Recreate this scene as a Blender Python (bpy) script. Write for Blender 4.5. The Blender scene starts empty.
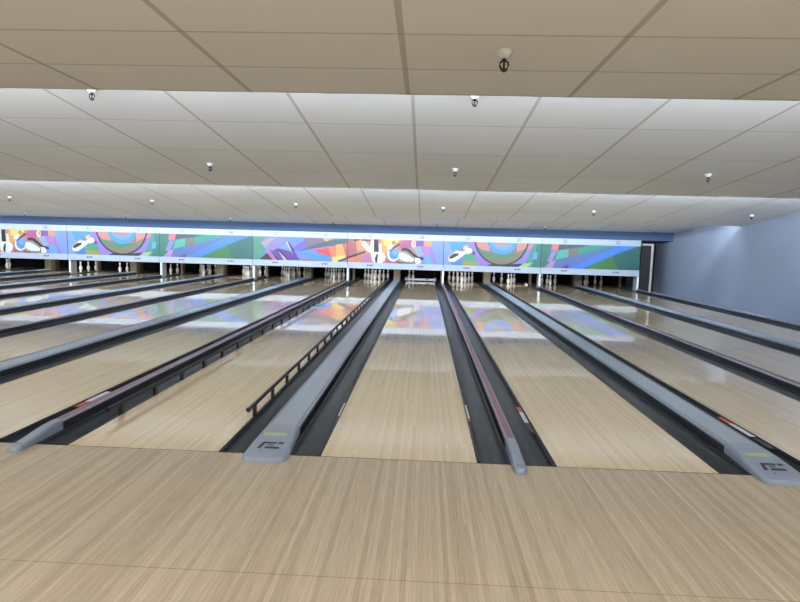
import bpy, bmesh, math, random
from mathutils import Matrix, Vector
random.seed(7)
S = bpy.context.scene
COL = S.collection

# ------------------------------------------------------------------ measures (metres; y runs down the lanes, 0 = foul line)
LW = 1.066            # lane width
NG, WG = 0.5396, 0.7170   # narrow and wide gap between lanes
P = 2*LW + NG + WG    # pitch of a lane pair
LANE_END = 19.2
YM = 15.863           # front of the masking units
WALL_X = 8.7
LEFT_X = -20.1
def lane_x(k):
    return (k//2)*P + (LW+NG if k % 2 else 0.0)

# ------------------------------------------------------------------ colour and materials
def lin(c):
    return tuple(((v/255)/12.92 if v/255 <= .04045 else ((v/255+.055)/1.055)**2.4) for v in c) + (1.0,)
def mat(name, rgb, rough=.5, spec=.5, metal=0, noise=0.0, scale=30, coat=0, coat_rough=.05, bump=0):
    m = bpy.data.materials.new(name); m.use_nodes = True
    nt = m.node_tree; b = nt.nodes['Principled BSDF']
    c = lin(rgb)
    b.inputs['Base Color'].default_value = c
    b.inputs['Roughness'].default_value = rough
    b.inputs['Specular IOR Level'].default_value = spec
    b.inputs['Metallic'].default_value = metal
    b.inputs['Coat Weight'].default_value = coat
    b.inputs['Coat Roughness'].default_value = coat_rough
    tc = nt.nodes.new('ShaderNodeTexCoord')
    n = nt.nodes.new('ShaderNodeTexNoise'); n.inputs['Scale'].default_value = scale; n.inputs['Detail'].default_value = 4
    nt.links.new(tc.outputs['Object'], n.inputs['Vector'])
    mx = nt.nodes.new('ShaderNodeMix'); mx.data_type = 'RGBA'
    mx.inputs['A'].default_value = tuple(v*(1-noise) for v in c[:3])+(1,)
    mx.inputs['B'].default_value = tuple(min(1, v*(1+noise)) for v in c[:3])+(1,)
    nt.links.new(n.outputs['Fac'], mx.inputs['Factor']); nt.links.new(mx.outputs['Result'], b.inputs['Base Color'])
    if bump:
        bp = nt.nodes.new('ShaderNodeBump'); bp.inputs['Strength'].default_value = bump; bp.inputs['Distance'].default_value = .002
        nt.links.new(n.outputs['Fac'], bp.inputs['Height']); nt.links.new(bp.outputs['Normal'], b.inputs['Normal'])
    return m
def emit(name, rgb, strength):
    m = bpy.data.materials.new(name); m.use_nodes = True
    b = m.node_tree.nodes['Principled BSDF']; b.inputs['Base Color'].default_value = (.8, .8, .8, 1)
    b.inputs['Emission Color'].default_value = lin(rgb); b.inputs['Emission Strength'].default_value = strength
    return m
def wood(name, c1, c2, board, length, contrast, rough, coat, coat_rough, spec=.5, grain=.12, worn=False):
    m = bpy.data.materials.new(name); m.use_nodes = True
    nt = m.node_tree; N = nt.nodes; L = nt.links; b = N['Principled BSDF']
    tc = N.new('ShaderNodeTexCoord'); sp = N.new('ShaderNodeSeparateXYZ'); L.new(tc.outputs['Object'], sp.inputs[0])
    def M(op, a, bb=None):
        n = N.new('ShaderNodeMath'); n.operation = op
        for i, v in enumerate((a, bb)):
            if v is None: continue
            if isinstance(v, (int, float)): n.inputs[i].default_value = v
            else: L.new(v, n.inputs[i])
        return n.outputs[0]
    xb = M('FLOOR', M('DIVIDE', sp.outputs['X'], board))
    w0 = N.new('ShaderNodeTexWhiteNoise'); w0.noise_dimensions = '1D'; L.new(xb, w0.inputs['W'])
    yb = M('FLOOR', M('ADD', M('DIVIDE', sp.outputs['Y'], length), M('MULTIPLY', w0.outputs['Value'], 7.0)))
    cb = N.new('ShaderNodeCombineXYZ'); L.new(xb, cb.inputs[0]); L.new(yb, cb.inputs[1])
    w1 = N.new('ShaderNodeTexWhiteNoise'); w1.noise_dimensions = '2D'; L.new(cb.outputs[0], w1.inputs['Vector'])
    # fine grain stretched along the boards
    mp = N.new('ShaderNodeMapping'); mp.inputs['Scale'].default_value = (160, 5, 1); L.new(tc.outputs['Object'], mp.inputs[0])
    g = N.new('ShaderNodeTexNoise'); g.inputs['Scale'].default_value = 1; g.inputs['Detail'].default_value = 3; L.new(mp.outputs[0], g.inputs['Vector'])
    # broad wear
    mp2 = N.new('ShaderNodeMapping'); mp2.inputs['Scale'].default_value = (5, .9, 1); L.new(tc.outputs['Object'], mp2.inputs[0])
    g2 = N.new('ShaderNodeTexNoise'); g2.inputs['Scale'].default_value = 1; g2.inputs['Detail'].default_value = 2; L.new(mp2.outputs[0], g2.inputs['Vector'])
    f = M('ADD', M('MULTIPLY', w1.outputs['Value'], contrast), M('ADD', M('MULTIPLY', g.outputs['Fac'], grain*5), M('MULTIPLY', g2.outputs['Fac'], .3)))
    f = M('SUBTRACT', f, contrast*.5+grain*2.5+.15-.5)
    mx = N.new('ShaderNodeMix'); mx.data_type = 'RGBA'; mx.inputs['A'].default_value = lin(c1); mx.inputs['B'].default_value = lin(c2)
    mx.clamp_factor = True
    L.new(f, mx.inputs['Factor'])
    # thin dark joints between the boards
    fr = M('FRACT', M('DIVIDE', sp.outputs['X'], board))
    j = M('LESS_THAN', fr, .05)
    mj = N.new('ShaderNodeMix'); mj.data_type = 'RGBA'; L.new(M('MULTIPLY', j, .32), mj.inputs['Factor']); L.new(mx.outputs['Result'], mj.inputs['A'])
    mj.inputs['B'].default_value = lin((110, 90, 65))
    L.new(mj.outputs['Result'], b.inputs['Base Color'])
    b.inputs['Roughness'].default_value = rough; b.inputs['Specular IOR Level'].default_value = spec
    b.inputs['Coat Weight'].default_value = coat; b.inputs['Coat Roughness'].default_value = coat_rough
    if worn:                                             # the finish is scuffed dull where balls land, just past the foul line
        mr = N.new('ShaderNodeMapRange'); mr.interpolation_type = 'SMOOTHSTEP'; L.new(sp.outputs['Y'], mr.inputs['Value'])
        mr.inputs['From Min'].default_value = -.3; mr.inputs['From Max'].default_value = 1.3
        mr.inputs['To Min'].default_value = .22; mr.inputs['To Max'].default_value = coat_rough
        L.new(mr.outputs['Result'], b.inputs['Coat Roughness'])
    return m
def tile_mat(name, x0, dx, y0, dy):
    """white acoustic tile with the shallow grey grid of its suspension bars"""
    m = bpy.data.materials.new(name); m.use_nodes = True
    nt = m.node_tree; N = nt.nodes; L = nt.links; b = N['Principled BSDF']
    tc = N.new('ShaderNodeTexCoord'); sp = N.new('ShaderNodeSeparateXYZ'); L.new(tc.outputs['Object'], sp.inputs[0])
    def M(op, a, bb=None):
        n = N.new('ShaderNodeMath'); n.operation = op
        for i, v in enumerate((a, bb)):
            if v is None: continue
            if isinstance(v, (int, float)): n.inputs[i].default_value = v
            else: L.new(v, n.inputs[i])
        return n.outputs[0]
    def near(o, o0, d, half):
        t = M('FRACT', M('ADD', M('DIVIDE', M('SUBTRACT', o, o0), d), 100.5))
        return M('LESS_THAN', M('ABSOLUTE', M('SUBTRACT', t, .5)), half/d)
    gx = near(sp.outputs['X'], x0, dx, .018); gy = near(sp.outputs['Y'], y0, dy, .009)
    n = N.new('ShaderNodeTexNoise'); n.inputs['Scale'].default_value = 140; n.inputs['Detail'].default_value = 3; L.new(tc.outputs['Object'], n.inputs['Vector'])
    # tile to tile variation
    tx = M('FLOOR', M('DIVIDE', M('SUBTRACT', sp.outputs['X'], x0), dx)); ty = M('FLOOR', M('DIVIDE', M('SUBTRACT', sp.outputs['Y'], y0), dy))
    cb = N.new('ShaderNodeCombineXYZ'); L.new(tx, cb.inputs[0]); L.new(ty, cb.inputs[1])
    w = N.new('ShaderNodeTexWhiteNoise'); w.noise_dimensions = '2D'; L.new(cb.outputs[0], w.inputs['Vector'])
    f = M('ADD', M('MULTIPLY', n.outputs['Fac'], .5), M('MULTIPLY', w.outputs['Value'], .5))
    mx = N.new('ShaderNodeMix'); mx.data_type = 'RGBA'; mx.inputs['A'].default_value = lin((213, 213, 214)); mx.inputs['B'].default_value = lin((224, 224, 225)); L.new(f, mx.inputs['Factor'])
    m2 = N.new('ShaderNodeMix'); m2.data_type = 'RGBA'; L.new(M('MULTIPLY', gx, .8), m2.inputs['Factor']); L.new(mx.outputs['Result'], m2.inputs['A']); m2.inputs['B'].default_value = lin((172, 168, 162))
    m3 = N.new('ShaderNodeMix'); m3.data_type = 'RGBA'; L.new(M('MULTIPLY', gy, .55), m3.inputs['Factor']); L.new(m2.outputs['Result'], m3.inputs['A']); m3.inputs['B'].default_value = lin((150, 146, 138))
    L.new(m3.outputs['Result'], b.inputs['Base Color']); b.inputs['Roughness'].default_value = .8; b.inputs['Specular IOR Level'].default_value = .2
    bp = N.new('ShaderNodeBump'); bp.inputs['Strength'].default_value = .15; bp.inputs['Distance'].default_value = .002
    L.new(n.outputs['Fac'], bp.inputs['Height']); L.new(bp.outputs['Normal'], b.inputs['Normal'])
    return m

M = {}
M['approach'] = wood('approach_wood', (155, 138, 114), (204, 192, 169), .024, 40., .44, .42, .25, .22, .4, .2)
M['lane'] = wood('lane_maple', (194, 170, 130), (219, 199, 161), .0273, 1.6, .6, .35, 1.0, .022, .2, .13, True)
M['dark'] = mat('gutter_charcoal', (52, 57, 63), .36, .3, 0, .12, 12)
M['black'] = mat('black_plastic', (16, 16, 19), .35, .5, 0, .1, 40)
M['rail'] = mat('bumper_rail_black', (30, 32, 36), .5, .4, 0, .1, 20)
M['cap'] = mat('blue_grey_plastic', (150, 163, 178), .32, .5, 0, .03, 30)
M['nose'] = mat('blue_grey_cast_plastic', (138, 152, 172), .35, .5, 0, .05, 60)
M['aluminium'] = mat('lavender_grey_aluminium', (160, 158, 172), .35, .5, .3, .04, 40)
M['maroon'] = mat('maroon_inset', (134, 100, 116), .5, .4, 0, .08, 60)
M['rail_white'] = mat('masking_white', (156, 164, 176), .35, .5, 0, .02, 10)
M['white'] = mat('white_enamel', (232, 234, 238), .35, .5, 0, .02, 10)
M['pinwhite'] = mat('pin_white', (236, 234, 230), .2, .5, 0, .02, 20, .6, .1)
M['red'] = mat('pin_red', (180, 40, 40), .3)
M['soffit'] = mat('blue_paint', (58, 78, 110), .7, .3, 0, .05, 3)
M['wall'] = mat('blue_grey_wall_paint', (126, 135, 152), .75, .3, 0, .04, 2)
M['walk'] = mat('grey_walkway_paint', (152, 160, 176), .4, .5, 0, .06, 6)
M['backwall'] = mat('warm_grey_paint', (185, 178, 168), .8, .3, 0, .03, 2)
M['pit'] = mat('pit_black', (22, 20, 20), .9, .1, 0, .3, 5)
M['kick'] = mat('kickback_brown', (58, 44, 32), .6, .3, 0, .25, 8)
M['tan'] = mat('kickback_tan', (92, 82, 66), .6, .3, 0, .15, 10)
M['orange'] = mat('orange_label', (186, 98, 58), .5)
M['label'] = mat('white_label', (205, 206, 214), .45, .5, 0, .1, 150)
M['yellow'] = mat('yellow_label', (176, 184, 132), .5, .5, 0, .2, 200)
M['ink'] = mat('dark_ink', (44, 50, 62), .5)
M['greyink'] = mat('grey_ink', (92, 100, 110), .5)
M['arrow'] = mat('arrow_brown', (98, 74, 50), .4, .5, 0, .1, 20, 1, .045)
M['faint'] = mat('approach_joint', (120, 102, 80), .6)
M['seam'] = mat('dark_joint', (50, 42, 36), .6)
M['frame'] = mat('pale_door_frame', (164, 158, 158), .5)
M['chrome'] = mat('sprinkler_white', (206, 212, 214), .5)
M['side'] = mat('shaded_white_enamel', (160, 162, 162), .5)  # white post enamel, greyed to paint its less lit side
M['unlit'] = mat('unlit_doorway', (26, 22, 24), .5, .4, 0, .2, 4)  # near-black colour paints the gloom inside the doorway
M['tube'] = emit('fluorescent_tube', (225, 238, 255), 6)
M['fill_glow'] = emit('fill_panel_glow', (255, 240, 220), 2)  # glowing face of the added panel lights
M['steel'] = mat('steel_grey', (120, 122, 124), .4, .5, .6, .1, 10)

# ------------------------------------------------------------------ mesh helpers
def link(name, bm, m, parent=None, loc=(0, 0, 0), smooth=False):
    me = bpy.data.meshes.new(name); bmesh.ops.recalc_face_normals(bm, faces=bm.faces[:]); bm.to_mesh(me); bm.free()
    for mm in (m if isinstance(m, (list, tuple)) else [m]): me.materials.append(mm)
    if smooth:
        for p_ in me.polygons: p_.use_smooth = True
    o = bpy.data.objects.new(name, me); COL.objects.link(o); o.location = loc
    if parent: o.parent = parent
    return o
def box(bm, x0, x1, y0, y1, z0, z1, mi=0):
    vs = [bm.verts.new(c) for c in ((x0,y0,z0),(x1,y0,z0),(x1,y1,z0),(x0,y1,z0),(x0,y0,z1),(x1,y0,z1),(x1,y1,z1),(x0,y1,z1))]
    for q in ((0,3,2,1),(4,5,6,7),(0,1,5,4),(1,2,6,5),(2,3,7,6),(3,0,4,7)):
        f = bm.faces.new([vs[i] for i in q]); f.material_index = mi
def boxes(*bs):
    bm = bmesh.new()
    for b in bs: box(bm, *b)
    return bm
def extrude_y(profile, y0, y1, bm=None):
    """closed x-z profile swept straight along y"""
    bm = bm or bmesh.new()
    a = [bm.verts.new((x, y0, z)) for x, z in profile]; b = [bm.verts.new((x, y1, z)) for x, z in profile]
    n = len(profile)
    for i in range(n): bm.faces.new((a[i], a[(i+1) % n], b[(i+1) % n], b[i]))
    bm.faces.new(a); bm.faces.new(b[::-1])
    return bm
def lathe(prof, seg=16, bm=None, at=(0, 0, 0)):
    bm = bm or bmesh.new(); rings = []
    for r, z in prof:
        if r < 1e-5: rings.append([bm.verts.new((at[0], at[1], at[2]+z))])
        else: rings.append([bm.verts.new((at[0]+r*math.cos(2*math.pi*i/seg), at[1]+r*math.sin(2*math.pi*i/seg), at[2]+z)) for i in range(seg)])
    for a, b in zip(rings, rings[1:]):
        for i in range(seg):
            j = (i+1) % seg
            if len(a) == 1: bm.faces.new((a[0], b[j], b[i]))
            elif len(b) == 1: bm.faces.new((a[i], a[j], b[0]))
            else: bm.faces.new((a[i], a[j], b[j], b[i]))
    if len(rings[0]) > 1: bm.faces.new(rings[0][::-1])
    if len(rings[-1]) > 1: bm.faces.new(rings[-1])
    return bm
def tube_path(pts, r, seg=8, bm=None):
    bm = bm or bmesh.new(); rings = []
    pts = [Vector(p_) for p_ in pts]
    for i, p_ in enumerate(pts):
        t = (pts[min(i+1, len(pts)-1)]-pts[max(i-1, 0)]).normalized()
        u = t.cross(Vector((0, 0, 1)) if abs(t.z) < .9 else Vector((1, 0, 0))).normalized(); v = t.cross(u)
        rings.append([bm.verts.new(p_+u*r*math.cos(2*math.pi*k/seg)+v*r*math.sin(2*math.pi*k/seg)) for k in range(seg)])
    for a, b in zip(rings, rings[1:]):
        for k in range(seg): bm.faces.new((a[k], a[(k+1) % seg], b[(k+1) % seg], b[k]))
    bm.faces.new(rings[0]); bm.faces.new(rings[-1][::-1])
    return bm
def plate(bm, pts, z, mi=0):
    """flat polygon in x-y, wound upwards"""
    f = bm.faces.new([bm.verts.new((x, y, z)) for x, y in pts]); f.material_index = mi
    return f
def text_mesh(name, s, size, m, parent, loc, rot=(math.pi/2, 0, 0), stretch=1):
    cu = bpy.data.curves.new(name, 'FONT'); cu.body = s; cu.size = size; cu.align_x = 'CENTER'; cu.align_y = 'CENTER'; cu.extrude = .0015; cu.offset = size*.012
    t = bpy.data.objects.new(name, cu); COL.objects.link(t)
    dg = bpy.context.evaluated_depsgraph_get(); me = bpy.data.meshes.new_from_object(t.evaluated_get(dg))
    bpy.data.objects.remove(t); me.name = name; me.materials.clear(); me.materials.append(m)
    o = bpy.data.objects.new(name, me); COL.objects.link(o); o.location = loc; o.rotation_euler = rot; o.scale = (stretch, 1, 1)
    if parent: o.parent = parent
    return o
def tag(o, label=None, cat=None, group=None, kind=None):
    if label: o['label'] = label
    if cat: o['category'] = cat
    if group: o['group'] = group
    if kind: o['kind'] = kind
    return o
def empty(name, loc=(0, 0, 0), **kw):
    o = bpy.data.objects.new(name, None); COL.objects.link(o); o.location = loc; o.empty_display_size = .1
    return tag(o, **kw)
def copy_tree(o, parent=None):
    c = o.copy(); COL.objects.link(c); c.parent = parent
    for k in ('label', 'group'):
        if parent is None and k in c: del c[k]
    for ch in list(o.children): copy_tree(ch, c)
    return c
def struct(name, bm, m, label=None, **kw):
    o = link(name, bm, m, **kw); o['kind'] = 'structure'
    if label: o['label'] = label
    return o
ORD = ['zeroth','first','second','third','fourth','fifth','sixth','seventh','eighth','ninth','tenth','eleventh','twelfth','thirteenth','fourteenth','fifteenth','sixteenth','seventeenth']
KMIN, KMAX = -11, 4
def nth(k): return ORD[5-k]
def lane_phrase(k):
    return {0: 'the centre lane with the lowered sweep bar', -1: 'the lane with raised bumper rails', 4: 'the lane closest to the blue wall'}.get(k, 'the %s lane from the blue wall' % nth(k))
ART = {
'pins': [
 ((200, 130, 110), [(0,0),(1,0),(1,1),(0,1)]),
 ((165, 95, 100), [(0,0.019),(0.085,0.008),(0.099,0.858),(0,0.87)]),
 ((235, 150, 90), [(0.085,0.072),(0.148,0.044),(0.171,0.509),(0.098,0.474)]),
 ((190, 110, 170), [(0.151,0.81),(0.224,0.588),(0.247,1),(0.132,1)]),
 ((215, 120, 100), [(0,0.742),(0.12,0.771),(0.142,1),(0.001,1)]),
 ((15, 15, 20), [(0,0.764),(0.181,0.508),(0.187,0.571),(0,0.862)]),
 ((15, 15, 20), [(0.064,0.04),(0.116,0.013),(0.116,0.069),(0.065,0.096)]),
 ((15, 15, 20), [(0.147,0.023),(0.241,0.021),(0.236,0.076),(0.153,0.073)]),
 ((235, 225, 205), [(0.138,0.13),(0.169,0.075),(0.222,0.269),(0.255,0.542),(0.247,0.628),(0.191,0.464),(0.144,0.257)]),
 ((235, 160, 80), [(0.346,0.013),(0.439,0.004),(0.421,0.565),(0.354,0.573)]),
 ((242, 205, 110), [(0.371,0.011),(0.542,0),(0.522,0.087),(0.472,0.304),(0.378,0.251)]),
 ((175, 90, 130), [(0.407,0.844),(0.475,0.857),(0.529,1),(0.398,1)]),
 ((235, 232, 225), [(0.243,0.024),(0.278,0.021),(0.295,0.282),(0.286,0.56),(0.25,0.648),(0.233,0.375)]),
 ((238, 238, 235), [(0.247,0.65),(0.286,0.53),(0.38,0.57),(0.4,0.716),(0.387,0.91),(0.357,1),(0.284,1),(0.259,0.925)]),
 ((240, 225, 205), [(0.32,0.173),(0.352,0.19),(0.361,0.55),(0.325,0.555)]),
 ((10, 10, 14), [(0.273,0.008),(0.316,0.004),(0.307,0.281),(0.324,0.525),(0.275,0.531),(0.286,0.282)]),
 ((10, 10, 14), [(0.302,0.642),(0.32,0.611),(0.305,0.813),(0.309,1),(0.294,1),(0.286,0.836)]),
 ((240, 240, 235), [(0.415,0.269),(0.461,0.17),(0.472,0.262),(0.431,0.436),(0.405,0.398)]),
 ((250, 250, 250), [(0.541,0.615),(0.54,0.692),(0.534,0.765),(0.525,0.828),(0.512,0.876),(0.497,0.908),(0.481,0.92),(0.465,0.912),(0.449,0.884),(0.436,0.838),(0.426,0.777),(0.419,0.707),(0.417,0.629),(0.418,0.553),(0.424,0.48),(0.434,0.417),(0.446,0.368),(0.461,0.337),(0.477,0.325),(0.493,0.333),(0.509,0.361),(0.522,0.407),(0.532,0.468),(0.539,0.538)]),
 ((80, 145, 230), [(0.538,0.585),(0.537,0.65),(0.532,0.71),(0.524,0.761),(0.513,0.802),(0.501,0.828),(0.488,0.839),(0.474,0.832),(0.461,0.808),(0.451,0.771),(0.442,0.72),(0.436,0.662),(0.434,0.598),(0.436,0.533),(0.44,0.474),(0.448,0.422),(0.459,0.382),(0.471,0.355),(0.485,0.345),(0.498,0.353),(0.511,0.376),(0.522,0.413),(0.53,0.463),(0.536,0.522)]),
 ((120, 170, 240), [(0.52,0.532),(0.519,0.566),(0.517,0.596),(0.513,0.623),(0.508,0.645),(0.502,0.658),(0.495,0.663),(0.488,0.659),(0.482,0.647),(0.476,0.628),(0.472,0.601),(0.469,0.571),(0.468,0.538),(0.469,0.505),(0.471,0.474),(0.475,0.447),(0.48,0.427),(0.487,0.413),(0.493,0.408),(0.5,0.412),(0.506,0.424),(0.512,0.444),(0.516,0.469),(0.519,0.499)]),
 ((180, 85, 140), [(0.528,0.193),(0.584,0.017),(0.667,0.007),(0.674,0.281),(0.628,0.393),(0.545,0.338)]),
 ((30, 30, 30), [(0.5,0.124),(0.499,0.141),(0.497,0.158),(0.495,0.172),(0.491,0.183),(0.486,0.19),(0.482,0.193),(0.477,0.192),(0.472,0.185),(0.468,0.175),(0.465,0.161),(0.463,0.145),(0.462,0.127),(0.463,0.11),(0.465,0.093),(0.468,0.079),(0.472,0.068),(0.476,0.061),(0.481,0.058),(0.485,0.059),(0.49,0.065),(0.494,0.076),(0.497,0.09),(0.499,0.105)]),
 ((240, 205, 110), [(0.49,0.125),(0.49,0.133),(0.489,0.142),(0.488,0.149),(0.486,0.154),(0.484,0.158),(0.481,0.159),(0.479,0.159),(0.477,0.155),(0.475,0.15),(0.473,0.143),(0.472,0.136),(0.472,0.126),(0.472,0.118),(0.473,0.109),(0.474,0.102),(0.476,0.097),(0.479,0.093),(0.481,0.092),(0.483,0.092),(0.486,0.096),(0.487,0.101),(0.489,0.108),(0.49,0.115)]),
 ((15, 15, 20), [(0.426,0.48),(0.538,0.136),(0.546,0.202),(0.442,0.486)]),
 ((240, 215, 160), [(0.716,0.15),(0.715,0.189),(0.713,0.227),(0.708,0.258),(0.703,0.284),(0.697,0.299),(0.69,0.305),(0.683,0.301),(0.676,0.286),(0.67,0.263),(0.666,0.232),(0.663,0.195),(0.662,0.156),(0.662,0.116),(0.665,0.08),(0.669,0.047),(0.674,0.023),(0.681,0.007),(0.688,0.001),(0.695,0.005),(0.701,0.019),(0.707,0.044),(0.711,0.074),(0.714,0.11)]),
 ((215, 150, 120), [(0.704,0.13),(0.704,0.154),(0.703,0.177),(0.701,0.196),(0.699,0.211),(0.697,0.221),(0.694,0.224),(0.692,0.222),(0.689,0.212),(0.687,0.198),(0.685,0.179),(0.684,0.156),(0.683,0.132),(0.683,0.108),(0.684,0.086),(0.686,0.067),(0.688,0.051),(0.69,0.042),(0.693,0.039),(0.696,0.041),(0.698,0.05),(0.701,0.064),(0.702,0.084),(0.703,0.107)]),
 ((110, 80, 160), [(0.714,0.015),(0.791,0.015),(0.793,0.247),(0.71,0.235)]),
 ((215, 150, 110), [(0.791,0),(0.876,0),(0.878,0.25),(0.793,0.225)]),
 ((140, 170, 220), [(0.674,0.303),(0.752,0.252),(0.796,0.607),(0.744,0.698)]),
 ((180, 120, 190), [(0.751,0.23),(0.878,0.238),(0.879,0.64),(0.806,0.648)]),
 ((125, 155, 235), [(0.875,0),(0.992,0),(1,1),(0.884,1)]),
 ((160, 120, 200), [(0.855,0.303),(0.882,0.428),(0.921,0.762),(0.933,1),(0.892,1),(0.858,0.642)]),
 ((130, 140, 215), [(0.747,1),(0.755,0.655),(0.847,0.559),(0.908,1)]),
 ((95, 165, 240), [(0.797,0.777),(0.847,0.559),(0.907,0.998),(0.819,1)]),
 ((75, 80, 70), [(0.496,0.833),(0.549,0.942),(0.632,0.958),(0.716,1),(0.529,1)]),
 ((150, 150, 135), [(0.544,0.467),(0.597,0.417),(0.655,0.538),(0.703,0.745),(0.705,0.958),(0.601,0.97),(0.533,0.85)]),
 ((12, 12, 16), [(0.555,0.379),(0.597,0.325),(0.649,0.378),(0.697,0.567),(0.734,0.678),(0.791,0.714),(0.799,0.819),(0.756,0.816),(0.708,0.736),(0.666,0.601),(0.618,0.465),(0.566,0.451)]),
 ((238, 238, 240), [(0.544,0.53),(0.588,0.537),(0.651,0.667),(0.698,0.796),(0.699,0.881),(0.653,0.913),(0.59,0.895),(0.546,0.815),(0.528,0.659)]),
 ((238, 238, 238), [(0.708,0.724),(0.755,0.76),(0.77,0.864),(0.763,0.976),(0.718,1),(0.702,0.873)]),
 ((20, 20, 24), [(0.702,0.808),(0.709,0.808),(0.707,0.949),(0.699,0.924)]),
],
'disc': [
 ((125, 160, 235), [(0,0),(1,0),(1,1),(0,1)]),
 ((70, 150, 195), [(0.042,0.008),(0.282,0),(0.244,0.45),(0.088,0.41)]),
 ((60, 130, 210), [(0.057,0.821),(0.19,0.63),(0.194,1),(0.094,1)]),
 ((70, 150, 120), [(0.203,0.513),(0.321,0.383),(0.39,0.84),(0.192,0.863)]),
 ((150, 150, 60), [(0.191,0.805),(0.333,0.817),(0.378,1),(0.194,1)]),
 ((60, 145, 130), [(0.885,0),(1,0),(1,1),(0.717,1)]),
 ((40, 120, 105), [(0.955,0),(1,0),(1,1),(0.913,1)]),
 ((150, 120, 215), [(0.233,0),(0.324,0),(0.342,0.264),(0.416,0.662),(0.517,0.884),(0.603,1),(0.363,1),(0.331,0.672),(0.288,0.328),(0.256,0.158)]),
 ((150, 120, 215), [(0.687,0.95),(0.81,0.616),(0.887,0.029),(0.89,0.318),(0.828,0.933)]),
 ((210, 120, 150), [(0.871,0),(0.92,0),(0.896,0.23),(0.854,0.206)]),
 ((15, 15, 25), [(0.489,0.915),(0.617,0.918),(0.855,0.842),(0.801,1),(0.434,1)]),
 ((170, 200, 140), [(0.773,1),(0.827,0.846),(0.918,0.806),(0.871,1)]),
 ((90, 160, 220), [(0.926,0.371),(0.968,0.366),(0.958,0.657),(0.916,0.662)]),
 ((15, 15, 30), [(0.871,0),(0.871,0),(0.868,0.016),(0.861,0.135),(0.852,0.25),(0.841,0.361),(0.826,0.465),(0.808,0.564),(0.789,0.652),(0.766,0.733),(0.743,0.802),(0.717,0.862),(0.69,0.909),(0.662,0.945),(0.632,0.967),(0.603,0.978),(0.573,0.975),(0.544,0.959),(0.515,0.93),(0.487,0.89),(0.46,0.836),(0.434,0.772),(0.41,0.697),(0.388,0.612),(0.369,0.519),(0.352,0.417),(0.337,0.309),(0.325,0.195),(0.316,0.078),(0.31,0),(0.308,0)]),
 ((130, 120, 95), [(0.854,0),(0.854,0),(0.851,0.004),(0.846,0.116),(0.837,0.225),(0.825,0.331),(0.812,0.43),(0.795,0.522),(0.777,0.606),(0.756,0.682),(0.733,0.749),(0.709,0.805),(0.684,0.85),(0.657,0.882),(0.63,0.904),(0.602,0.914),(0.574,0.91),(0.547,0.896),(0.519,0.869),(0.493,0.83),(0.468,0.779),(0.444,0.719),(0.421,0.648),(0.401,0.568),(0.382,0.479),(0.366,0.383),(0.352,0.281),(0.341,0.173),(0.333,0.062),(0.327,0),(0.324,0)]),
 ((70, 130, 100), [(0.335,0.149),(0.456,0.425),(0.71,0.455),(0.766,0.505),(0.6,0.67),(0.416,0.604),(0.349,0.263)]),
 ((215, 130, 120), [(0.327,0),(0.451,0),(0.477,0.365),(0.384,0.318),(0.34,0.149)]),
 ((215, 135, 125), [(0.746,0),(0.855,0),(0.84,0.207),(0.751,0.392)]),
 ((70, 150, 235), [(0.759,0),(0.758,0),(0.756,0),(0.753,0.039),(0.748,0.101),(0.741,0.161),(0.732,0.218),(0.722,0.27),(0.711,0.319),(0.698,0.362),(0.684,0.4),(0.67,0.433),(0.654,0.458),(0.638,0.478),(0.622,0.49),(0.605,0.495),(0.588,0.493),(0.571,0.485),(0.554,0.469),(0.538,0.447),(0.523,0.419),(0.508,0.384),(0.495,0.344),(0.482,0.298),(0.471,0.247),(0.461,0.193),(0.453,0.135),(0.446,0.073),(0.441,0.01),(0.438,0),(0.436,0)]),
 ((110, 160, 230), [(0.723,0),(0.723,0),(0.722,0),(0.719,0),(0.715,0.034),(0.709,0.078),(0.703,0.12),(0.695,0.158),(0.686,0.193),(0.676,0.224),(0.665,0.252),(0.654,0.275),(0.641,0.295),(0.629,0.308),(0.616,0.318),(0.603,0.321),(0.589,0.32),(0.576,0.314),(0.563,0.303),(0.551,0.287),(0.539,0.267),(0.527,0.241),(0.517,0.212),(0.507,0.179),(0.498,0.143),(0.491,0.103),(0.484,0.061),(0.479,0.016),(0.475,0),(0.473,0),(0.471,0)]),
 ((195, 140, 120), [(0.702,0),(0.702,0),(0.701,0),(0.698,0),(0.695,0),(0.69,0),(0.684,0.013),(0.678,0.036),(0.67,0.057),(0.662,0.076),(0.653,0.093),(0.643,0.108),(0.633,0.119),(0.622,0.128),(0.612,0.133),(0.601,0.137),(0.59,0.136),(0.579,0.133),(0.568,0.127),(0.558,0.118),(0.547,0.105),(0.538,0.091),(0.529,0.073),(0.521,0.053),(0.514,0.032),(0.508,0.008),(0.503,0),(0.499,0),(0.495,0),(0.493,0),(0.492,0)]),
 ((200, 170, 140), [(0.041,0.647),(0.13,0.347),(0.159,0.401),(0.064,0.85)]),
 ((240, 240, 240), [(0.062,0.645),(0.131,0.405),(0.202,0.408),(0.257,0.245),(0.288,0.299),(0.293,0.433),(0.259,0.505),(0.224,0.51),(0.162,0.721),(0.107,0.873),(0.06,0.862),(0.046,0.735)]),
 ((225, 200, 150), [(0.2,0.222),(0.23,0.138),(0.25,0.17),(0.24,0.322),(0.201,0.338)]),
 ((190, 90, 80), [(0.167,0.296),(0.186,0.27),(0.208,0.384),(0.187,0.41)]),
 ((12, 12, 18), [(0.058,0.657),(0.103,0.513),(0.157,0.482),(0.147,0.589),(0.091,0.718),(0.06,0.738)]),
 ((70, 30, 80), [(0.298,0.373),(0.326,0.452),(0.313,0.547),(0.295,0.514)]),
],
'rays': [
 ((42, 125, 112), [(0,0),(1,0),(1,1),(0,1)]),
 ((38, 112, 95), [(0,0),(0.097,0),(0.074,0.759),(0.035,1),(0.004,1)]),
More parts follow.
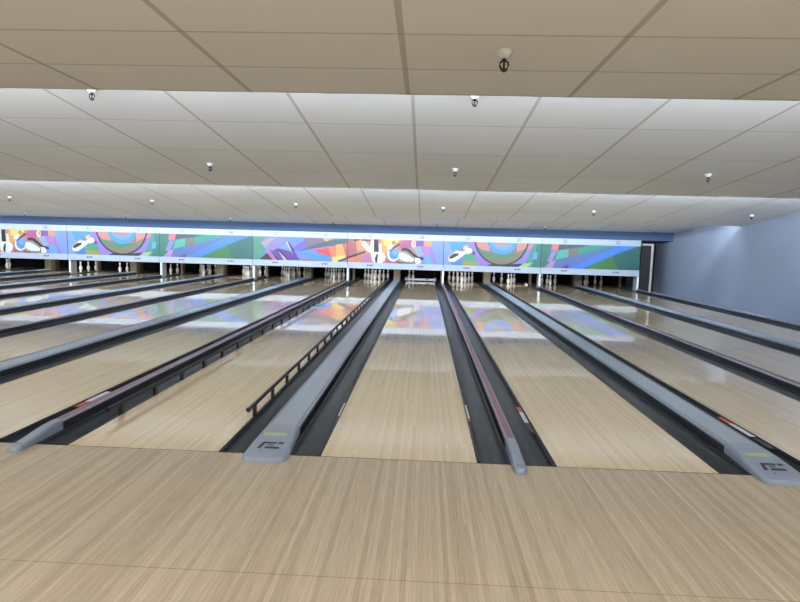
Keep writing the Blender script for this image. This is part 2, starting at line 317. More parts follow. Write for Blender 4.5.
 ((225, 110, 130), [(0.105,0),(0.177,0),(0.165,0.275),(0.095,0.265)]),
 ((150, 130, 210), [(0.103,0.304),(0.158,0.298),(0.104,0.744),(0.059,0.732)]),
 ((60, 75, 85), [(0.175,0),(0.494,0),(0.488,0.007),(0.165,0.246)]),
 ((70, 170, 160), [(0.172,0.257),(0.275,0.187),(0.28,0.504),(0.142,0.664)]),
 ((50, 150, 140), [(0.372,0.148),(0.495,0),(0.77,0),(0.281,0.561)]),
 ((120, 110, 90), [(0.275,0.187),(0.372,0.148),(0.378,0.377),(0.335,0.497),(0.273,0.504)]),
 ((85, 110, 175), [(0.129,0.724),(0.28,0.532),(0.77,0),(0.832,0),(0.287,1),(0.127,1)]),
 ((190, 130, 190), [(0.101,0.727),(0.149,0.663),(0.119,1),(0.035,1)]),
 ((85, 40, 130), [(0.196,1),(0.277,0.839),(0.287,1)]),
 ((60, 130, 235), [(0.287,1),(0.771,0),(0.97,0),(0.426,1)]),
 ((50, 122, 60), [(0.419,1),(0.83,0.222),(1,0),(1,0.992),(0.497,1)]),
 ((30, 100, 95), [(0.723,0.423),(1,0),(1,0.992),(0.788,1)]),
],
'shards': [
 ((120, 130, 215), [(0,0),(1,0),(1,1),(0,1)]),
 ((70, 145, 120), [(0.003,0),(0.102,0.01),(0.142,0.401),(0.115,0.779),(0.062,1),(0.002,1)]),
 ((20, 20, 35), [(0.065,1),(0.142,0.713),(0.229,1)]),
 ((170, 150, 170), [(0.076,0.248),(0.168,0.078),(0.241,0.042),(0.129,0.51)]),
 ((150, 125, 190), [(0.129,0.51),(0.241,0.122),(0.288,0.439),(0.155,0.721)]),
 ((90, 50, 150), [(0.208,0.608),(0.261,0.495),(0.446,0.634),(0.5,0.977),(0.288,1)]),
 ((190, 100, 160), [(0.155,0.732),(0.182,0.611),(0.262,1),(0.209,1)]),
 ((20, 15, 50), [(0.175,0.548),(0.195,0.599),(0.288,1),(0.255,1)]),
 ((220, 160, 210), [(0.268,0.601),(0.301,0.732),(0.374,1),(0.328,1)]),
 ((25, 15, 50), [(0.254,0.496),(0.275,0.536),(0.384,1),(0.365,1)]),
 ((100, 150, 240), [(0.285,0.465),(0.367,0.178),(0.407,0.596),(0.38,0.599)]),
 ((220, 170, 210), [(0.347,0.229),(0.367,0.178),(0.423,0.771)]),
 ((80, 140, 230), [(0.366,0.029),(0.531,0.027),(0.406,0.318)]),
 ((25, 20, 50), [(0.367,0.189),(0.38,0.204),(0.446,0.581),(0.42,0.616)]),
 ((110, 90, 200), [(0.42,0.476),(0.524,0.145),(0.59,0.19),(0.604,0.402),(0.473,0.605)]),
 ((120, 95, 125), [(0.531,0.027),(0.734,0.016),(0.787,0.09),(0.578,0.433)]),
 ((150, 80, 100), [(0.591,0.457),(0.997,0.145),(1,0.864),(0.827,0.324)]),
 ((70, 90, 100), [(0.473,0.616),(0.578,0.406),(0.813,0.07),(0.999,0.012),(1,0.188),(0.591,0.512)]),
 ((235, 170, 90), [(0.732,0.005),(0.846,0.029),(0.774,0.149)]),
 ((225, 60, 60), [(0.644,0.515),(0.814,0.379),(0.836,0.804),(0.71,0.647)]),
 ((235, 120, 90), [(0.799,0.392),(0.893,0.307),(0.884,0.755),(0.829,0.794)]),
 ((240, 165, 85), [(0.877,0.276),(0.945,0.232),(0.986,0.732),(0.836,1),(0.836,0.83),(0.884,0.718)]),
 ((250, 205, 105), [(0.842,0.829),(0.921,0.741),(0.975,0.707),(0.98,0.802),(0.895,1),(0.843,1)]),
 ((200, 100, 90), [(0.945,0.232),(1,0.188),(1,0.998),(0.984,0.76)]),
 ((50, 150, 240), [(0.457,0.644),(0.499,0.575),(0.829,0.858),(0.836,1),(0.684,0.939)]),
 ((130, 120, 90), [(0.5,0.924),(0.711,0.968),(0.816,1),(0.5,1)]),
 ((15, 15, 20), [(0.895,0.958),(1,0.811),(1,0.864),(0.911,1)]),
],
}

# ------------------------------------------------------------------ lamp settings
LE = (1080, 1850, 700)       # watts of the three rows of tubes
LA = (104, 108, 108)          # tilt of the rows: 90 = straight towards the pins
PE = (82, 86)              # added panel lights behind the camera
DECK = {-4: 20, -1: 18, 1: 18, -7: 15, -8: 20, 2: 18, 0: 9, -6: 10, -3: 2, -2: 2, 4: 1.5, 3: 2}
EXPO = 0.04

# ------------------------------------------------------------------ the room
struct('floor', boxes((LEFT_X, WALL_X, -7.0, 0, -.16, 0)), M['approach'])
struct('trim_1', boxes((LEFT_X, WALL_X, -1.3515, -1.349, -.001, .0004)), M['faint'])      # joint across the approach
struct('trim_2', boxes((LEFT_X, WALL_X, -.003, .002, -.02, .0008)), M['seam'])          # joint at the foul line
struct('floor.001', boxes((LEFT_X, WALL_X, .002, 20.2, -.2, -.16)), M['pit'])           # slab under the lanes
struct('floor.002', boxes((7.63, WALL_X, .003, 20.2, -.159, -.10)), M['walk'])   # walkway by the wall
struct('wall_right', boxes((WALL_X, WALL_X+.15, -7.0, 20.2, -.2, 3.3)), M['wall'])
struct('wall_left', boxes((LEFT_X-.15, LEFT_X, -7.0, 20.2, -.2, 3.3)), M['wall'])
struct('wall_back', boxes((LEFT_X-.15, WALL_X+.15, -7.15, -7.0, -.2, 3.3)), M['backwall'])
struct('wall_front', boxes((LEFT_X-.15, WALL_X+.15, 20.2, 20.35, -.2, 3.3)), M['pit'])
struct('baseboard_right', boxes((WALL_X-.012, WALL_X, -7, -.001, .0005, .07)), M['wall'])

# stepped ceiling: one flat bay over the approach, then three bays that slope down towards the pins
T1 = tile_mat('tiles_front', -.032, 1.22, .735, .61)
def bay(name, y0, z0, y1, z1, m, top=3.2):
    bm = extrude_y([(0, 0)], 0, 0) if False else bmesh.new()
    a = [(y0, z0), (y1, z1), (y1, z1+.05), (y0, z0+.05)]
    l = [bm.verts.new((LEFT_X, y, z)) for y, z in a]; r = [bm.verts.new((WALL_X, y, z)) for y, z in a]
    for i in range(4): bm.faces.new((l[i], l[(i+1) % 4], r[(i+1) % 4], r[i]))
    bm.faces.new(l[::-1]); bm.faces.new(r)
    return struct(name, bm, m)
bay('ceiling', -7.0, 2.6, .755, 2.6, T1)
BAYS = [(.755, 3.003, 6.45, 2.42), (6.45, 2.76, 11.9, 2.16), (11.9, 2.50, 15.98, 2.055)]
prev = 2.6
BACK = (.80, .20, .20)                    # setback of each added cove above the lower bay, shielding its bright strip
for i, (y0, z0, y1, z1) in enumerate(BAYS):
    tm = tile_mat('tiles_bay_%s' % 'abc'[i], -.032, 1.22, y1 if i < 2 else 15.6, 1.22)
    bay('ceiling.%03d' % (i+1), y0+.02-BACK[i], z0+(z0-z1)/(y1-y0)*(BACK[i]-.02), y1, z1, tm)
    struct('trim_%d' % (i+3), boxes((LEFT_X, WALL_X, y0-BACK[i], y0+.02-BACK[i], prev+(0, .103, .110)[i]*BACK[i]+.02, z0+.11)), M['white'])   # riser set back behind the added cove
    prev = z1
# blue fascia over the masking units
struct('trim_6', boxes((LEFT_X, WALL_X-.002, 15.99, 16.2, 1.77, 2.16)), M['soffit'])
struct('ceiling.004', boxes((LEFT_X, WALL_X-.002, 16.2, 20.19, 1.77, 1.83)), M['pit'])

# doorway at the right end of the masking units
struct('door_1', boxes((7.98, 8.05, 15.98, 16.01, -.0995, 1.66), (7.66, 7.98, 15.98, 16.01, 1.6, 1.66)), M['frame'])
struct('wall_front.001', boxes((7.66, 8.05, 15.99, 16.05, 1.661, 1.768), (8.051, 8.13, 15.99, 16.05, -.0995, 1.768)), M['pit'])

struct('doorway_shade', boxes((7.66, 7.98, 16.02, 16.06, -.0995, 1.6)), M['unlit'])  # dark sheet standing in for the unlit room beyond the doorway

# ------------------------------------------------------------------ light fixtures behind the ceiling steps
def strip_light():
    r = empty('strip_light', (0, 0, 0), cat='light')
    bm = bmesh.new(); box(bm, -1.16, 1.16, -.05, -.01, -.04, .04)
    link('housing', bm, M['white'], r)
    link('tube', tube_path([(-1.13, .012, 0), (1.13, .012, 0)], .013), M['tube'], r)
    return r
SL = strip_light(); first = True
rowname = ['above the front ceiling step', 'above the middle ceiling step', 'above the far ceiling step']
for i, (y0, z0, y1, z1) in enumerate(BAYS):
    low = (2.6, 2.42, 2.16)[i]
    for j in range(11):
        o = SL if first else copy_tree(SL); first = False
        o.location = (LEFT_X+1.6+j*2.55, y0-BACK[i]+.075, low+(.115, .125, .125)[i])
        tag(o, 'fluorescent strip light hidden behind and %s' % rowname[i], 'light', 'strip lights '+rowname[i])
    la = bpy.data.lights.new('tube_light', 'AREA'); la.shape = 'RECTANGLE'; la.size = WALL_X-LEFT_X-.6; la.size_y = .05
    la.energy = LE[i]; la.color = (.76, .88, 1.0)
    lo = bpy.data.objects.new('tube_light', la); COL.objects.link(lo)
    lo.location = ((LEFT_X+WALL_X)/2, y0-BACK[i]+.115, low+(.115, .125, .125)[i])
    lo.rotation_euler = (math.radians(LA[i]), 0, 0)
# panel lights added unseen behind the camera to light the approach
tr = empty('fill_panel', (0, 0, 0), cat='light')
link('frame', boxes((-.62, .62, -.32, -.3, -.012, 0), (-.62, .62, .3, .32, -.012, 0), (-.62, -.6, -.3, .3, -.012, 0), (.6, .62, -.3, .3, -.012, 0)), M['white'], tr)
link('diffuser', boxes((-.6, .6, -.3, .3, -.008, -.002)), M['fill_glow'], tr)
q = 0
for iy, y in enumerate((-6.1, -4.6)):
    for ix in range(7):
        x = -17.5+ix*3.9
        o = tr if q == 0 else copy_tree(tr); q += 1
        o.location = (x, y, 2.598)
        tag(o, 'added ceiling panel light, unseen behind the camera, %s row' % ('rear', 'front')[iy], 'light', 'added panel lights of the %s row behind the camera' % ('rear', 'front')[iy])
        la = bpy.data.lights.new('fill_light', 'AREA'); la.shape = 'RECTANGLE'; la.size = 1.15; la.size_y = .55; la.energy = PE[iy]; la.color = (1.0, .985, .97)
        lo = bpy.data.objects.new('fill_light', la); COL.objects.link(lo); lo.location = (x, y, 2.58)

# ------------------------------------------------------------------ lanes
def lane_mesh():
    bm = bmesh.new(); box(bm, -LW/2, LW/2, .004, LANE_END, -.06, 0)
    for j in range(-3, 4):                                   # the seven aiming arrows
        x = j*.1333; y = 5.02-abs(j)*.07
        plate(bm, [(x-.011, y-.19), (x, y-.16), (x+.011, y-.19), (x+.004, y), (x, y+.012), (x-.004, y)], .0006, 1)
    return bm
lane0 = None
for k in range(KMAX, KMIN-1, -1):
    if lane0 is None: lane0 = o = link('bowling_lane', lane_mesh(), [M['lane'], M['arrow']])
    else: o = lane0.copy(); COL.objects.link(o)
    o.location = (lane_x(k), 0, 0)
    lab = {0: 'glossy maple bowling lane in the centre, sweep bar down in front of its pins',
           -1: 'glossy maple bowling lane between two raised black bumper rails',
           4: 'glossy maple bowling lane closest to the blue wall'}.get(k, 'glossy maple bowling lane, the %s one counted from the blue wall' % nth(k))
    tag(o, lab, 'bowling lane', 'bowling lanes')

# gutters: dark channels either side of every lane
GN, GWD = (NG-.076)/2, (WG-.257)/2
def gutter_mesh(w, y1):
    lip = .022; pr = [(-w/2, 0), (-w/2+lip, -.002)]
    for i in range(1, 12):
        a = math.pi*i/12; pr.append((-(w/2-lip)*math.cos(a), -.062*math.sin(a)**.7))
    pr += [(w/2-lip, -.002), (w/2, 0), (w/2, -.1), (-w/2, -.1)]
    return extrude_y([(x, z-.004) for x, z in pr], .004, y1)
gut = {}
def track_mesh(side, w):
    bm = bmesh.new(); x = -side*(w/2-.008)
    box(bm, x-.005, x+.005, .01, 17.6, -.0035, .003)
    y = .5
    while y < 17.5:
        box(bm, x-side*.0005-.008, x-side*.0005+.008, y, y+.16, -.0034, .0028); y += .285
    return bm
def gutter(k, s):
    """s = +1: right of lane k, -1: left"""
    wide = (s == 1) == (k % 2 != 0)          # odd lanes have the ball return to their right, even to their left
    w = GWD if wide else GN
    key = (wide, s)
    if key not in gut:
        r = link('gutter', gutter_mesh(w, 19.2), M['dark']); gut[key] = r
        link('bumper_track', track_mesh(s, w), M['black'], r)
    else: r = copy_tree(gut[key])
    r.location = (lane_x(k)+s*(LW/2+w/2+.0005), 0, 0)
    side = 'right' if s == 1 else 'left'
    tag(r, 'charcoal gutter along the %s edge of %s' % (side, lane_phrase(k)), 'gutter', 'gutters beside the lanes')
    return r
G = {}
for k in range(KMAX, KMIN-1, -1):
    for s in (-1, 1): G[k, s] = gutter(k, s)

# warning labels stuck to the gutters near the foul line (x in world, y range)
def sticker(g, x, y0, y1, wd, m, name='warning_label', lab=None):
    gx = g.location.x
    o = link(name, boxes((x-gx-wd/2, x-gx+wd/2, y0, y1, .0035, .0050)), m, g)
    if lab: o['label'] = lab
    return o
sticker(G[1, -1], 1.030, .90, 1.19, .034, M['label'], lab='white printed warning label'); sticker(G[1, -1], 1.030, 1.19, 1.34, .034, M['orange'], lab='orange warning label')
sticker(G[1, -1], 1.030, .66, .88, .03, M['black'], 'clip')
sticker(G[0, 1], .553, .95, 1.34, .018, M['label'], lab='narrow white warning label'); sticker(G[0, 1], .553, .87, .95, .018, M['red'], lab='red end of the warning label')
sticker(G[0, -1], -.549, .88, 1.25, .014, M['label'], lab='narrow white warning label')
sticker(G[2, -1], 2.800, .78, 1.10, .046, M['label'], lab='white printed warning label'); sticker(G[2, -1], 2.800, 1.10, 1.28, .046, M['orange'], lab='orange warning label')
sticker(G[2, -1], 2.795, .52, .74, .04, M['black'], 'clip')
sticker(G[-2, 1], -2.790, 1.0, 1.32, .05, M['label'], lab='white printed warning label'); sticker(G[-2, 1], -2.790, .84, 1.0, .05, M['orange'], lab='orange warning label')

# wide covers over the underground ball return
def smooth(t): t = max(0, min(1, t)); return t*t*(3-2*t)
def nose_mesh(w0, w1, ya, yb, rad, hf, hb, inset, nst=14):
    """solid nose: rounded in plan at the front, rising from the approach to the cap"""
    left = []
    for i in range(9):
        a = math.pi/2*i/8
        left.append((-(w0/2-rad)-rad*math.sin(a), ya+rad-rad*math.cos(a)))
    for i in range(1, nst+1):
        t = i/nst; y = ya+rad+(yb-ya-rad)*t; left.append((-(w0/2+(w1-w0)/2*smooth(t)), y))
    out = left+[(-x, y) for x, y in reversed(left)]
    cy = (ya+yb)/2
    def h(y): return hf+(hb-hf)*smooth((y-ya)/(yb-ya)*1.15)
    bm = bmesh.new(); rows = []
    def inn(x, y, d):
        xs = x-math.copysign(min(d, abs(x)), x) if abs(x) > d else x*.3
        return xs, min(max(y, ya+d), yb)
    for d, f in ((0, 0), (0, .62), (inset*.35, .9), (inset, 1)):
        rows.append([bm.verts.new((*inn(x, y, d), .0012+(h(y)-.0012)*f)) for x, y in out])
    n = len(out)
    for a, b in zip(rows, rows[1:]):
        for i in range(n): bm.faces.new((a[i], a[(i+1) % n], b[(i+1) % n], b[i]))
    tp = rows[-1]; m_ = n//2
    for i in range(m_-1): bm.faces.new((tp[i], tp[i+1], tp[n-2-i], tp[n-1-i]))
    bm.faces.new(rows[0][::-1])
    return bm, h
def wide_cover():
    r = empty('ball_return_cover', (0, 0, 0))
    pr = [(-.106, .050), (-.121, .052), (-.121, .067), (-.115, .074), (-.02, .0775), (.02, .0775), (.115, .074), (.121, .067), (.121, .052), (.106, .050)]
    link('cover_plate', extrude_y(pr, .40, 17.2), M['cap'], r)
    link('body', boxes((-.105, .105, .40, 17.2, -.1, .0499)), M['dark'], r)
    bm = bmesh.new()
    for s in (-1, 1): box(bm, s*.102-.0025, s*.102+.0025, .40, 17.1, .0735, .0758)
    link('seam', bm, M['ink'], r)
    bm, h = nose_mesh(.300, .244, -.155, .40, .075, .036, .079, .022)
    no = link('nose', bm, M['nose'], r)
    link('lower_body', boxes((-.107, .107, .004, .399, -.1, .0011)), M['dark'], r)
    # yellow label and dark raised emblem on the nose
    bm = bmesh.new(); z = h(.27)
    f = plate(bm, [(-.09, .170), (.055, .170), (.09, .19), (.06, .225), (-.09, .217)], 0)
    for v in bm.verts: v.co.z = h(v.co.y)+.0012
    link('yellow_label', bm, M['yellow'], no, )['label'] = 'faded yellow label'
    bm = bmesh.new()
    for pts in ([(-.075, .03), (-.05, .03), (-.035, .125), (-.055, .125)], [(-.045, .10), (.03, .10), (.035, .125), (-.04, .125)], [(-.03, .03), (.065, .03), (.06, .06), (-.025, .06)], [(-.02, .075), (.02, .075), (.02, .088), (-.02, .088)], [(.042, .095), (.08, .10), (.078, .125), (.045, .125)]):
        plate(bm, pts, 0)
    for v in bm.verts: v.co.y -= .045; v.co.x *= 1.1; v.co.z = h(v.co.y)+.0014
    link('emblem', bm, M['ink'], no)['label'] = 'dark maker emblem'
    bm = lathe([(.006, 0), (.006, .002)], 10, at=(-.04, -.055, h(-.055)+.0003)); link('screw', bm, M['ink'], no)
    return r
WC = wide_cover(); first = True
for m in range(2, -6, -1):
    if m > 2: continue
    x = m*P-(LW/2+WG/2)
    if x > 7.6: continue
    o = WC if first else copy_tree(WC); first = False
    o.location = (x, 0, 0)
    a, b = 2*m-1, 2*m
    lab = 'wide blue-grey ball return cover between the %s and %s lanes from the blue wall' % (nth(b), nth(a))
    if m == 0: lab = 'wide blue-grey ball return cover just left of the centre lane with the sweep bar'
    tag(o, lab, 'ball return cover', 'wide ball return covers')

# narrow dividers
def divider():
    r = empty('lane_divider', (0, 0, 0))
    pr = [(-.026, -.1), (-.026, .055), (-.037, .057), (-.037, .066), (-.031, .074), (-.0235, .074), (-.0235, .0725), (.0235, .0725), (.0235, .074), (.031, .074), (.037, .066), (.037, .057), (.026, .055), (.026, -.1)]
    link('cap_rail', extrude_y(pr[1:-1], .26, 15.95), M['aluminium'], r)
    link('web', boxes((-.0255, .0255, .26, 15.95, -.1, .0549)), M['dark'], r)
    link('inset_strip', boxes((-.0232, .0232, .262, 15.9, .0726, .0744)), M['maroon'], r)['label'] = 'maroon inset strip'
    bm, h = nose_mesh(.082, .078, -.165, .30, .036, .040, .080, .012)
    no = link('nose', bm, M['nose'], r)
    link('lower_body', boxes((-.034, .034, .004, .259, -.1, .0011)), M['dark'], r)
    bm = bmesh.new()
    for sx in (-.012, .012): lathe([(.0055, 0), (.0055, .0015)], 8, bm, (sx, -.105, h(-.105)+.0006))
    link('screw', bm, M['ink'], no)
    return r
LD = divider(); first = True
for m in range(2, -6, -1):
    x = m*P+LW/2+NG/2
    if x > 7.7 or x < -16.5: continue
    o = LD if first else copy_tree(LD); first = False
    o.location = (x, 0, 0)
    lab = 'narrow grey lane divider with maroon strip, %s from the blue wall' % nth(4-(2-m))
    if m == 0: lab = 'narrow grey lane divider with maroon strip just right of the centre lane'
    if m == -1: lab = 'narrow grey lane divider with maroon strip left of the lane with raised bumper rails'
    tag(o, lab, 'lane divider', 'narrow lane dividers')

# raised bumper rails of one lane
def bumper(x, xr, y0, yp, dy, label):
    r = empty('bumper_rail', (x, 0, 0)); dx = xr-x
    link('rail', tube_path([(dx, y0, .098), (dx, 17.3, .098)], .017, 10), M['rail'], r)
    link('end_cap', tube_path([(dx, y0-.012, .098), (dx, y0, .098)], .021, 10), M['black'], r)
    bm = boxes((dx-.011, dx+.011, -.022, .022, .0035, .084), (min(0, dx)-.012, max(0, dx)+.012, -.03, .03, .004, .014)); p0 = None
    y = yp
    while y < 17.2:
        if p0 is None: p0 = o = link('post', bm, M['black'], r)
        else: o = p0.copy(); COL.objects.link(o); o.parent = r
        o.location = (0, y, 0); y += dy
    tag(r, label, 'bumper rail', 'raised bumper rails')
lx = lane_x(-1)
bumper(lx+LW/2+.012, lx+LW/2+.006, .66, .82, .545, 'raised black bumper rail right of its lane, beside the wide cover')
bumper(lx-LW/2-.012, lx-LW/2-.006, .52, .71, .57, 'raised black bumper rail left of its lane, beside the maroon striped divider')

# ------------------------------------------------------------------ masking units
def mural_mesh(key):
    bm = bmesh.new(); cl = bm.loops.layers.float_color.new('Col')
    W = P-.012; zt, zb = 1.56, .735; n = 0
    for c, pts in ART[key]:
        pts = [pt for i, pt in enumerate(pts) if pt != pts[i-1]]
        if len(pts) < 3: continue
        yy = -.0004*n-.001; n += 1
        f = bm.faces.new([bm.verts.new((u*W, yy, zt-(zt-zb)*v)) for u, v in pts])
        for l in f.loops: l[cl] = lin(tuple(v*.80 for v in c))
    return bm
mm = bpy.data.materials.new('mural_print'); mm.use_nodes = True
at = mm.node_tree.nodes.new('ShaderNodeVertexColor'); at.layer_name = 'Col'
mb = mm.node_tree.nodes['Principled BSDF']; mm.node_tree.links.new(at.outputs['Color'], mb.inputs['Base Color']); mb.inputs['Roughness'].default_value = .45
mural_me = {}
for key in ART:
    bm = mural_mesh(key); bmesh.ops.triangulate(bm, faces=bm.faces[:])
    me = bpy.data.meshes.new('mural'); bm.to_mesh(me); bm.free(); me.materials.append(mm)
    # every layer must face the room
    for p_ in me.polygons:
        if p_.normal.y > 0: p_.flip()
    mural_me[key] = me
def num_digits(n): return str(n)
order = ['pins', 'disc', 'rays', 'shards']
desc = {'pins': 'mural of white pins and blue ball', 'disc': 'mural of small pin and round disc', 'rays': 'green mural with slanting blue rays', 'shards': 'mural of purple shards and red blocks'}
for b in range(7):
    X0 = LW/2+NG/2+(b-5)*P; key = order[b % 4]
    rep = {0: ', at the left end', 4: ', over the centre lane', 1: ', left of the green one', 5: ', right of the centre lane', 2: ', left of the purple shards', 6: ', at the right end', 3: ''}[b]
    r = empty('masking_unit', (X0, YM+.03, 0)); tag(r, 'panel with %s%s' % (desc[key], rep), 'masking unit', 'masking units over the pins')
    W = P-.012
    link('backing_board', boxes((.0, W, 0, .05, .55, 1.74)), M['ink'], r)
    o = bpy.data.objects.new('mural', mural_me[key]); COL.objects.link(o); o.parent = r
    tr_ = link('top_rail', boxes((0, W, -.03, .05, 1.56, 1.765)), M['rail_white'], r); br = link('bottom_rail', boxes((0, W, -.03, .06, .525, .735)), M['rail_white'], r)
    for j, kk in enumerate((2*(b-5)+1, 2*(b-5)+2)):
        cx = lane_x(kk)-X0
        pass
        n = 18+kk
        text_mesh('lane_number', num_digits(n), .17, M['greyink'], tr_, (cx, -.031, 1.665))
        # small dark maker mark under each lane's picture
        bm = bmesh.new()
        for q_ in range(4):
            x = cx-.081+q_*.054; box(bm, x-.021, x+.021, -.0315, -.0295, .620+(.010 if q_ % 2 else 0), .668-(.006 if q_ == 1 else 0))
        link('maker_mark', bm, M['ink'], br)

# partitions between the pin decks
def narrow_kick():
    r = empty('narrow_kickback', (0, 0, 0))
    link('front_post', boxes((-.03, .03, 15.96, 15.99, -.1, .62)), M['white'], r)
    link('side_panel', boxes((-.026, .026, 15.99, 16.32, -.1, .62)), M['side'], r)  # shade on the post's side is put into this grey
    link('rear_post', boxes((-.035, .035, 17.65, 17.85, -.1, .9)), M['tan'], r)
    return r
nk = narrow_kick(); first = True
for i in range(-4, 4):
    x = LW/2+NG/2+(i)*P
    if x < -17: continue
    o = nk if first else copy_tree(nk); first = False; o.location = (x, 0, 0)
    seq = i+5
    if i == 3: continue
for o in [o for o in COL.objects if o.name.startswith('narrow_kickback')]:
    if o.location.x > 8: 
        for c in list(o.children): bpy.data.objects.remove(c)
        bpy.data.objects.remove(o); continue
    i = round((o.location.x-(LW/2+NG/2))/P)
    tag(o, 'slim partition with white post under the masking, the %s from the right' % ORD[3-i], 'partition', 'slim partitions between pin decks')
wk = empty('wide_kickback'); link('end_board', boxes((-.125, .125, 17.21, 17.45, -.1, 1.2)), M['tan'], wk); link('board', boxes((-.12, .12, 17.45, 17.7, -.1, 1.2)), M['kick'], wk); first = True
for m in range(2, -6, -1):
    x = m*P-(LW/2+WG/2)
    o = wk if first else copy_tree(wk)
    first = False; o.location = (x, 0, 0)
    tag(o, 'wide tan partition behind the ball return cover, the %s from the right' % ORD[3-m], 'partition', 'wide tan partitions between pin decks')

# dark pinsetter body over every pin deck, with its pit curtain
ps = empty('pinsetter', (0, 0, 0))
link('machine_body', boxes((-.56, .56, 17.4, 19.5, .62, 1.15)), M['pit'], ps)
link('pit_curtain', boxes((-.6, .6, 19.55, 19.6, -.12, .95)), M['pit'], ps)
link('pit_floor', boxes((-.6, .6, 19.22, 19.9, -.159, -.12)), M['pit'], ps)
link('lamp_housing', boxes((-.47, .47, 16.2, 16.28, .57, .63), (-.46, -.42, 16.28, 17.45, .62, .64), (.42, .46, 16.28, 17.45, .62, .64)), M['steel'], ps)
first = True
for k in range(KMAX, KMIN-1, -1):
    o = ps if first else copy_tree(ps); first = False; o.location = (lane_x(k), 0, 0)
    tag(o, 'dark pinsetter at the end of %s' % lane_phrase(k), 'pinsetter', 'pinsetters')
    e = DECK.get(k, 3)
    la = bpy.data.lights.new('deck_light', 'AREA'); la.shape = 'RECTANGLE'; la.size = .9; la.size_y = .05; la.energy = e; la.color = (.95, .97, 1.0)
    lo = bpy.data.objects.new('deck_light', la); COL.objects.link(lo); lo.location = (lane_x(k), 16.3, .60); lo.rotation_euler = (math.radians(83), 0, 0)

# ------------------------------------------------------------------ pins
IN = .0254
PR = [(.85, 0), (1.0, .1), (1.414, .75), (1.953, 2.25), (2.255, 3.375), (2.383, 4.5), (2.34, 5.2), (2.281, 5.875), (1.851, 7.25), (1.236, 8.625), (.982, 9.375), (.898, 10), (.935, 10.875), (1.047, 11.75), (1.203, 12.625), (1.273, 13.5), (1.15, 14.2), (.8, 14.75), (.35, 14.98), (0, 15.0)]
pin0 = link('bowling_pin', lathe([(r*IN, z*IN) for r, z in PR], 16), M['pinwhite'], smooth=True)
bm = bmesh.new()
for za, zb, ra, rb in ((9.55, 9.85, .975, .93), (10.5, 10.8, .925, .945)):
    lathe([((ra+.012)*IN, za*IN), ((rb+.012)*IN, zb*IN)], 16, bm)
link('neck_stripe', bm, M['red'], pin0, smooth=True)
SPOT = {1: (0, 0), 2: (-.1524, .264), 3: (.1524, .264), 4: (-.3048, .528), 5: (0, .528), 6: (.3048, .528), 7: (-.4572, .792), 8: (-.1524, .792), 9: (.1524, .792), 10: (.4572, .792)}
SN = {1: 'head pin in front', 2: 'second row left', 3: 'second row right', 4: 'third row left', 5: 'third row middle', 6: 'third row right', 7: 'back row far left', 8: 'back row inner left', 9: 'back row inner right', 10: 'back row far right'}
F_ = range(1, 11)
RACK = {-11: (), -10: (3, 8), -9: (), -8: (1, 3, 6), -7: (1, 3), -6: (3, 6), -5: F_, -4: F_, -3: F_, -2: F_, -1: F_, 0: (7, 4), 1: F_, 2: (7, 8, 1, 3, 6), 3: (8, 5, 1, 6), 4: (4, 8, 9, 6)}
first = True
for k, spots in RACK.items():
    for s_ in spots:
        o = pin0 if first else copy_tree(pin0); first = False
        dx, dy = SPOT[s_]; o.location = (lane_x(k)+dx, 17.85+dy, 0)
        tag(o, 'white bowling pin, %s, on %s' % (SN[s_], lane_phrase(k)), 'bowling pin', 'bowling pins standing on the decks')
for x, y, rz, lab in ((4.035, 17.45, 4, 'fallen white bowling pin lying in a gutter beside the slim partition'),):
    o = copy_tree(pin0); o.location = (x, y, .001); o.rotation_euler = (math.radians(-90), 0, math.radians(rz)); tag(o, lab, 'bowling pin', 'fallen bowling pins')

# lowered sweep bar on the centre lane
r = empty('sweep_bar', (0, 17.75, 0)); tag(r, 'pale sweep bar lowered across the centre lane in front of its pins', 'sweep bar')
link('bar', boxes((-.50, .50, -.02, .02, .035, .105)), M['rail_white'], r)
link('end_bracket', boxes((-.60, -.50, -.03, .03, .015, .14)), M['steel'], r); link('end_bracket', boxes((.50, .60, -.03, .03, .015, .14)), M['steel'], r)
link('arm', boxes((-.58, -.55, -.02, .5, .14, .6)), M['pit'], r); link('arm', boxes((.55, .58, -.02, .5, .14, .6)), M['pit'], r)
link('maker_mark', boxes((.20, .34, -.022, -.0195, .055, .09)), M['ink'], r)

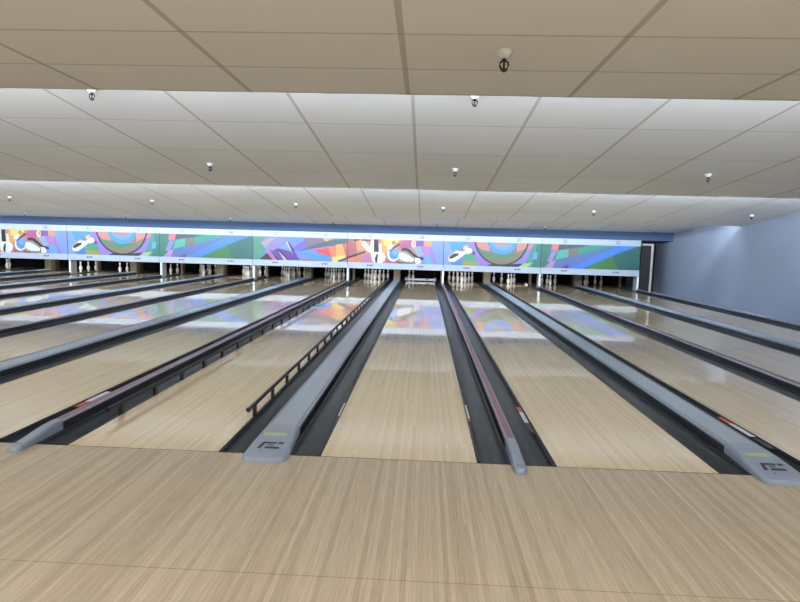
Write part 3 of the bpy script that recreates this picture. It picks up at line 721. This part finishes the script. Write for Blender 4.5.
# ------------------------------------------------------------------ fire sprinklers under the ceiling
def sprinkler():
    r = empty('fire_sprinkler', (0, 0, 0))
    link('escutcheon', lathe([(.050, 0), (.050, -.006), (.034, -.034), (.024, -.046), (.012, -.046)][::-1], 20), M['chrome'], r, smooth=True)
    bm = bmesh.new()
    lathe([(.011, -.062), (.013, -.046)], 12, bm)
    for s in (-1, 1):
        tube_path([(s*.010, 0, -.056), (s*.023, 0, -.068), (s*.025, 0, -.084), (s*.018, 0, -.100), (s*.005, 0, -.108)], .0058, 6, bm)
    lathe([(.006, -.108), (.0065, -.06)], 8, bm)
    link('frame', bm, M['black'], r, smooth=True)
    bm = bmesh.new(); lathe([(.020, -.114), (.020, -.110)], 16, bm); lathe([(.006, -.121), (.008, -.114)], 10, bm)
    link('deflector', bm, M['black'], r)
    return r
sp0 = sprinkler(); first = True
def cz(y):
    if y < .755: return 2.6
    for y0, z0, y1, z1 in BAYS:
        if y <= y1: return z0+(z1-z0)*(y-y0)/(y1-y0)
SPR = [(-.24, [.563], 'front'), (1.83, [-3.174, .564], 'second'), (4.8, [-6.9, -3.166, .548, 4.241], 'third'),
       (10.1, [-10.4, -6.72, -3.09, .551, 4.19, 7.92], 'fourth'), (15.2, [-13.8, -10.2, -6.55, -3.0, .52, 4.12, 7.75], 'last')]
for y, xs, row in SPR:
    for i, x in enumerate(sorted(xs)):
        if y < 0 and x != .563: continue
        o = sp0 if first else copy_tree(sp0); first = False
        o.location = (x, y, cz(y)+.001)
        lab = 'fire sprinkler under the ceiling, %s from the left in the %s row' % (ORD[i+1], row)
        if row == 'front': lab = 'large looking fire sprinkler hanging from the front ceiling bay, nearest the camera'
        tag(o, lab, 'sprinkler', 'fire sprinklers under the ceiling')

# ------------------------------------------------------------------ camera, world, view
cam = bpy.data.cameras.new('camera'); co = bpy.data.objects.new('camera', cam); COL.objects.link(co); S.camera = co
R = Vector((0.99861, 0.04505, 0.02719)); U = Vector((-0.03175, 0.10382, 0.99409)); F = Vector((-0.04196, 0.99358, -0.10511))
mtx = Matrix((( R.x, U.x, -F.x, .13434), (R.y, U.y, -F.y, -3.62764), (R.z, U.z, -F.z, 1.47105), (0, 0, 0, 1)))
co.matrix_world = mtx
cam.sensor_width = 36; cam.lens = 552.85*36/800; cam.clip_start = .05; cam.clip_end = 100
w = bpy.data.worlds.new('world'); S.world = w; w.use_nodes = True
w.node_tree.nodes['Background'].inputs['Color'].default_value = (.02, .02, .022, 1)
S.view_settings.view_transform = 'Standard'; S.view_settings.look = 'None'; S.view_settings.gamma = 1
S.view_settings.use_curve_mapping = False
S.view_settings.exposure = EXPO
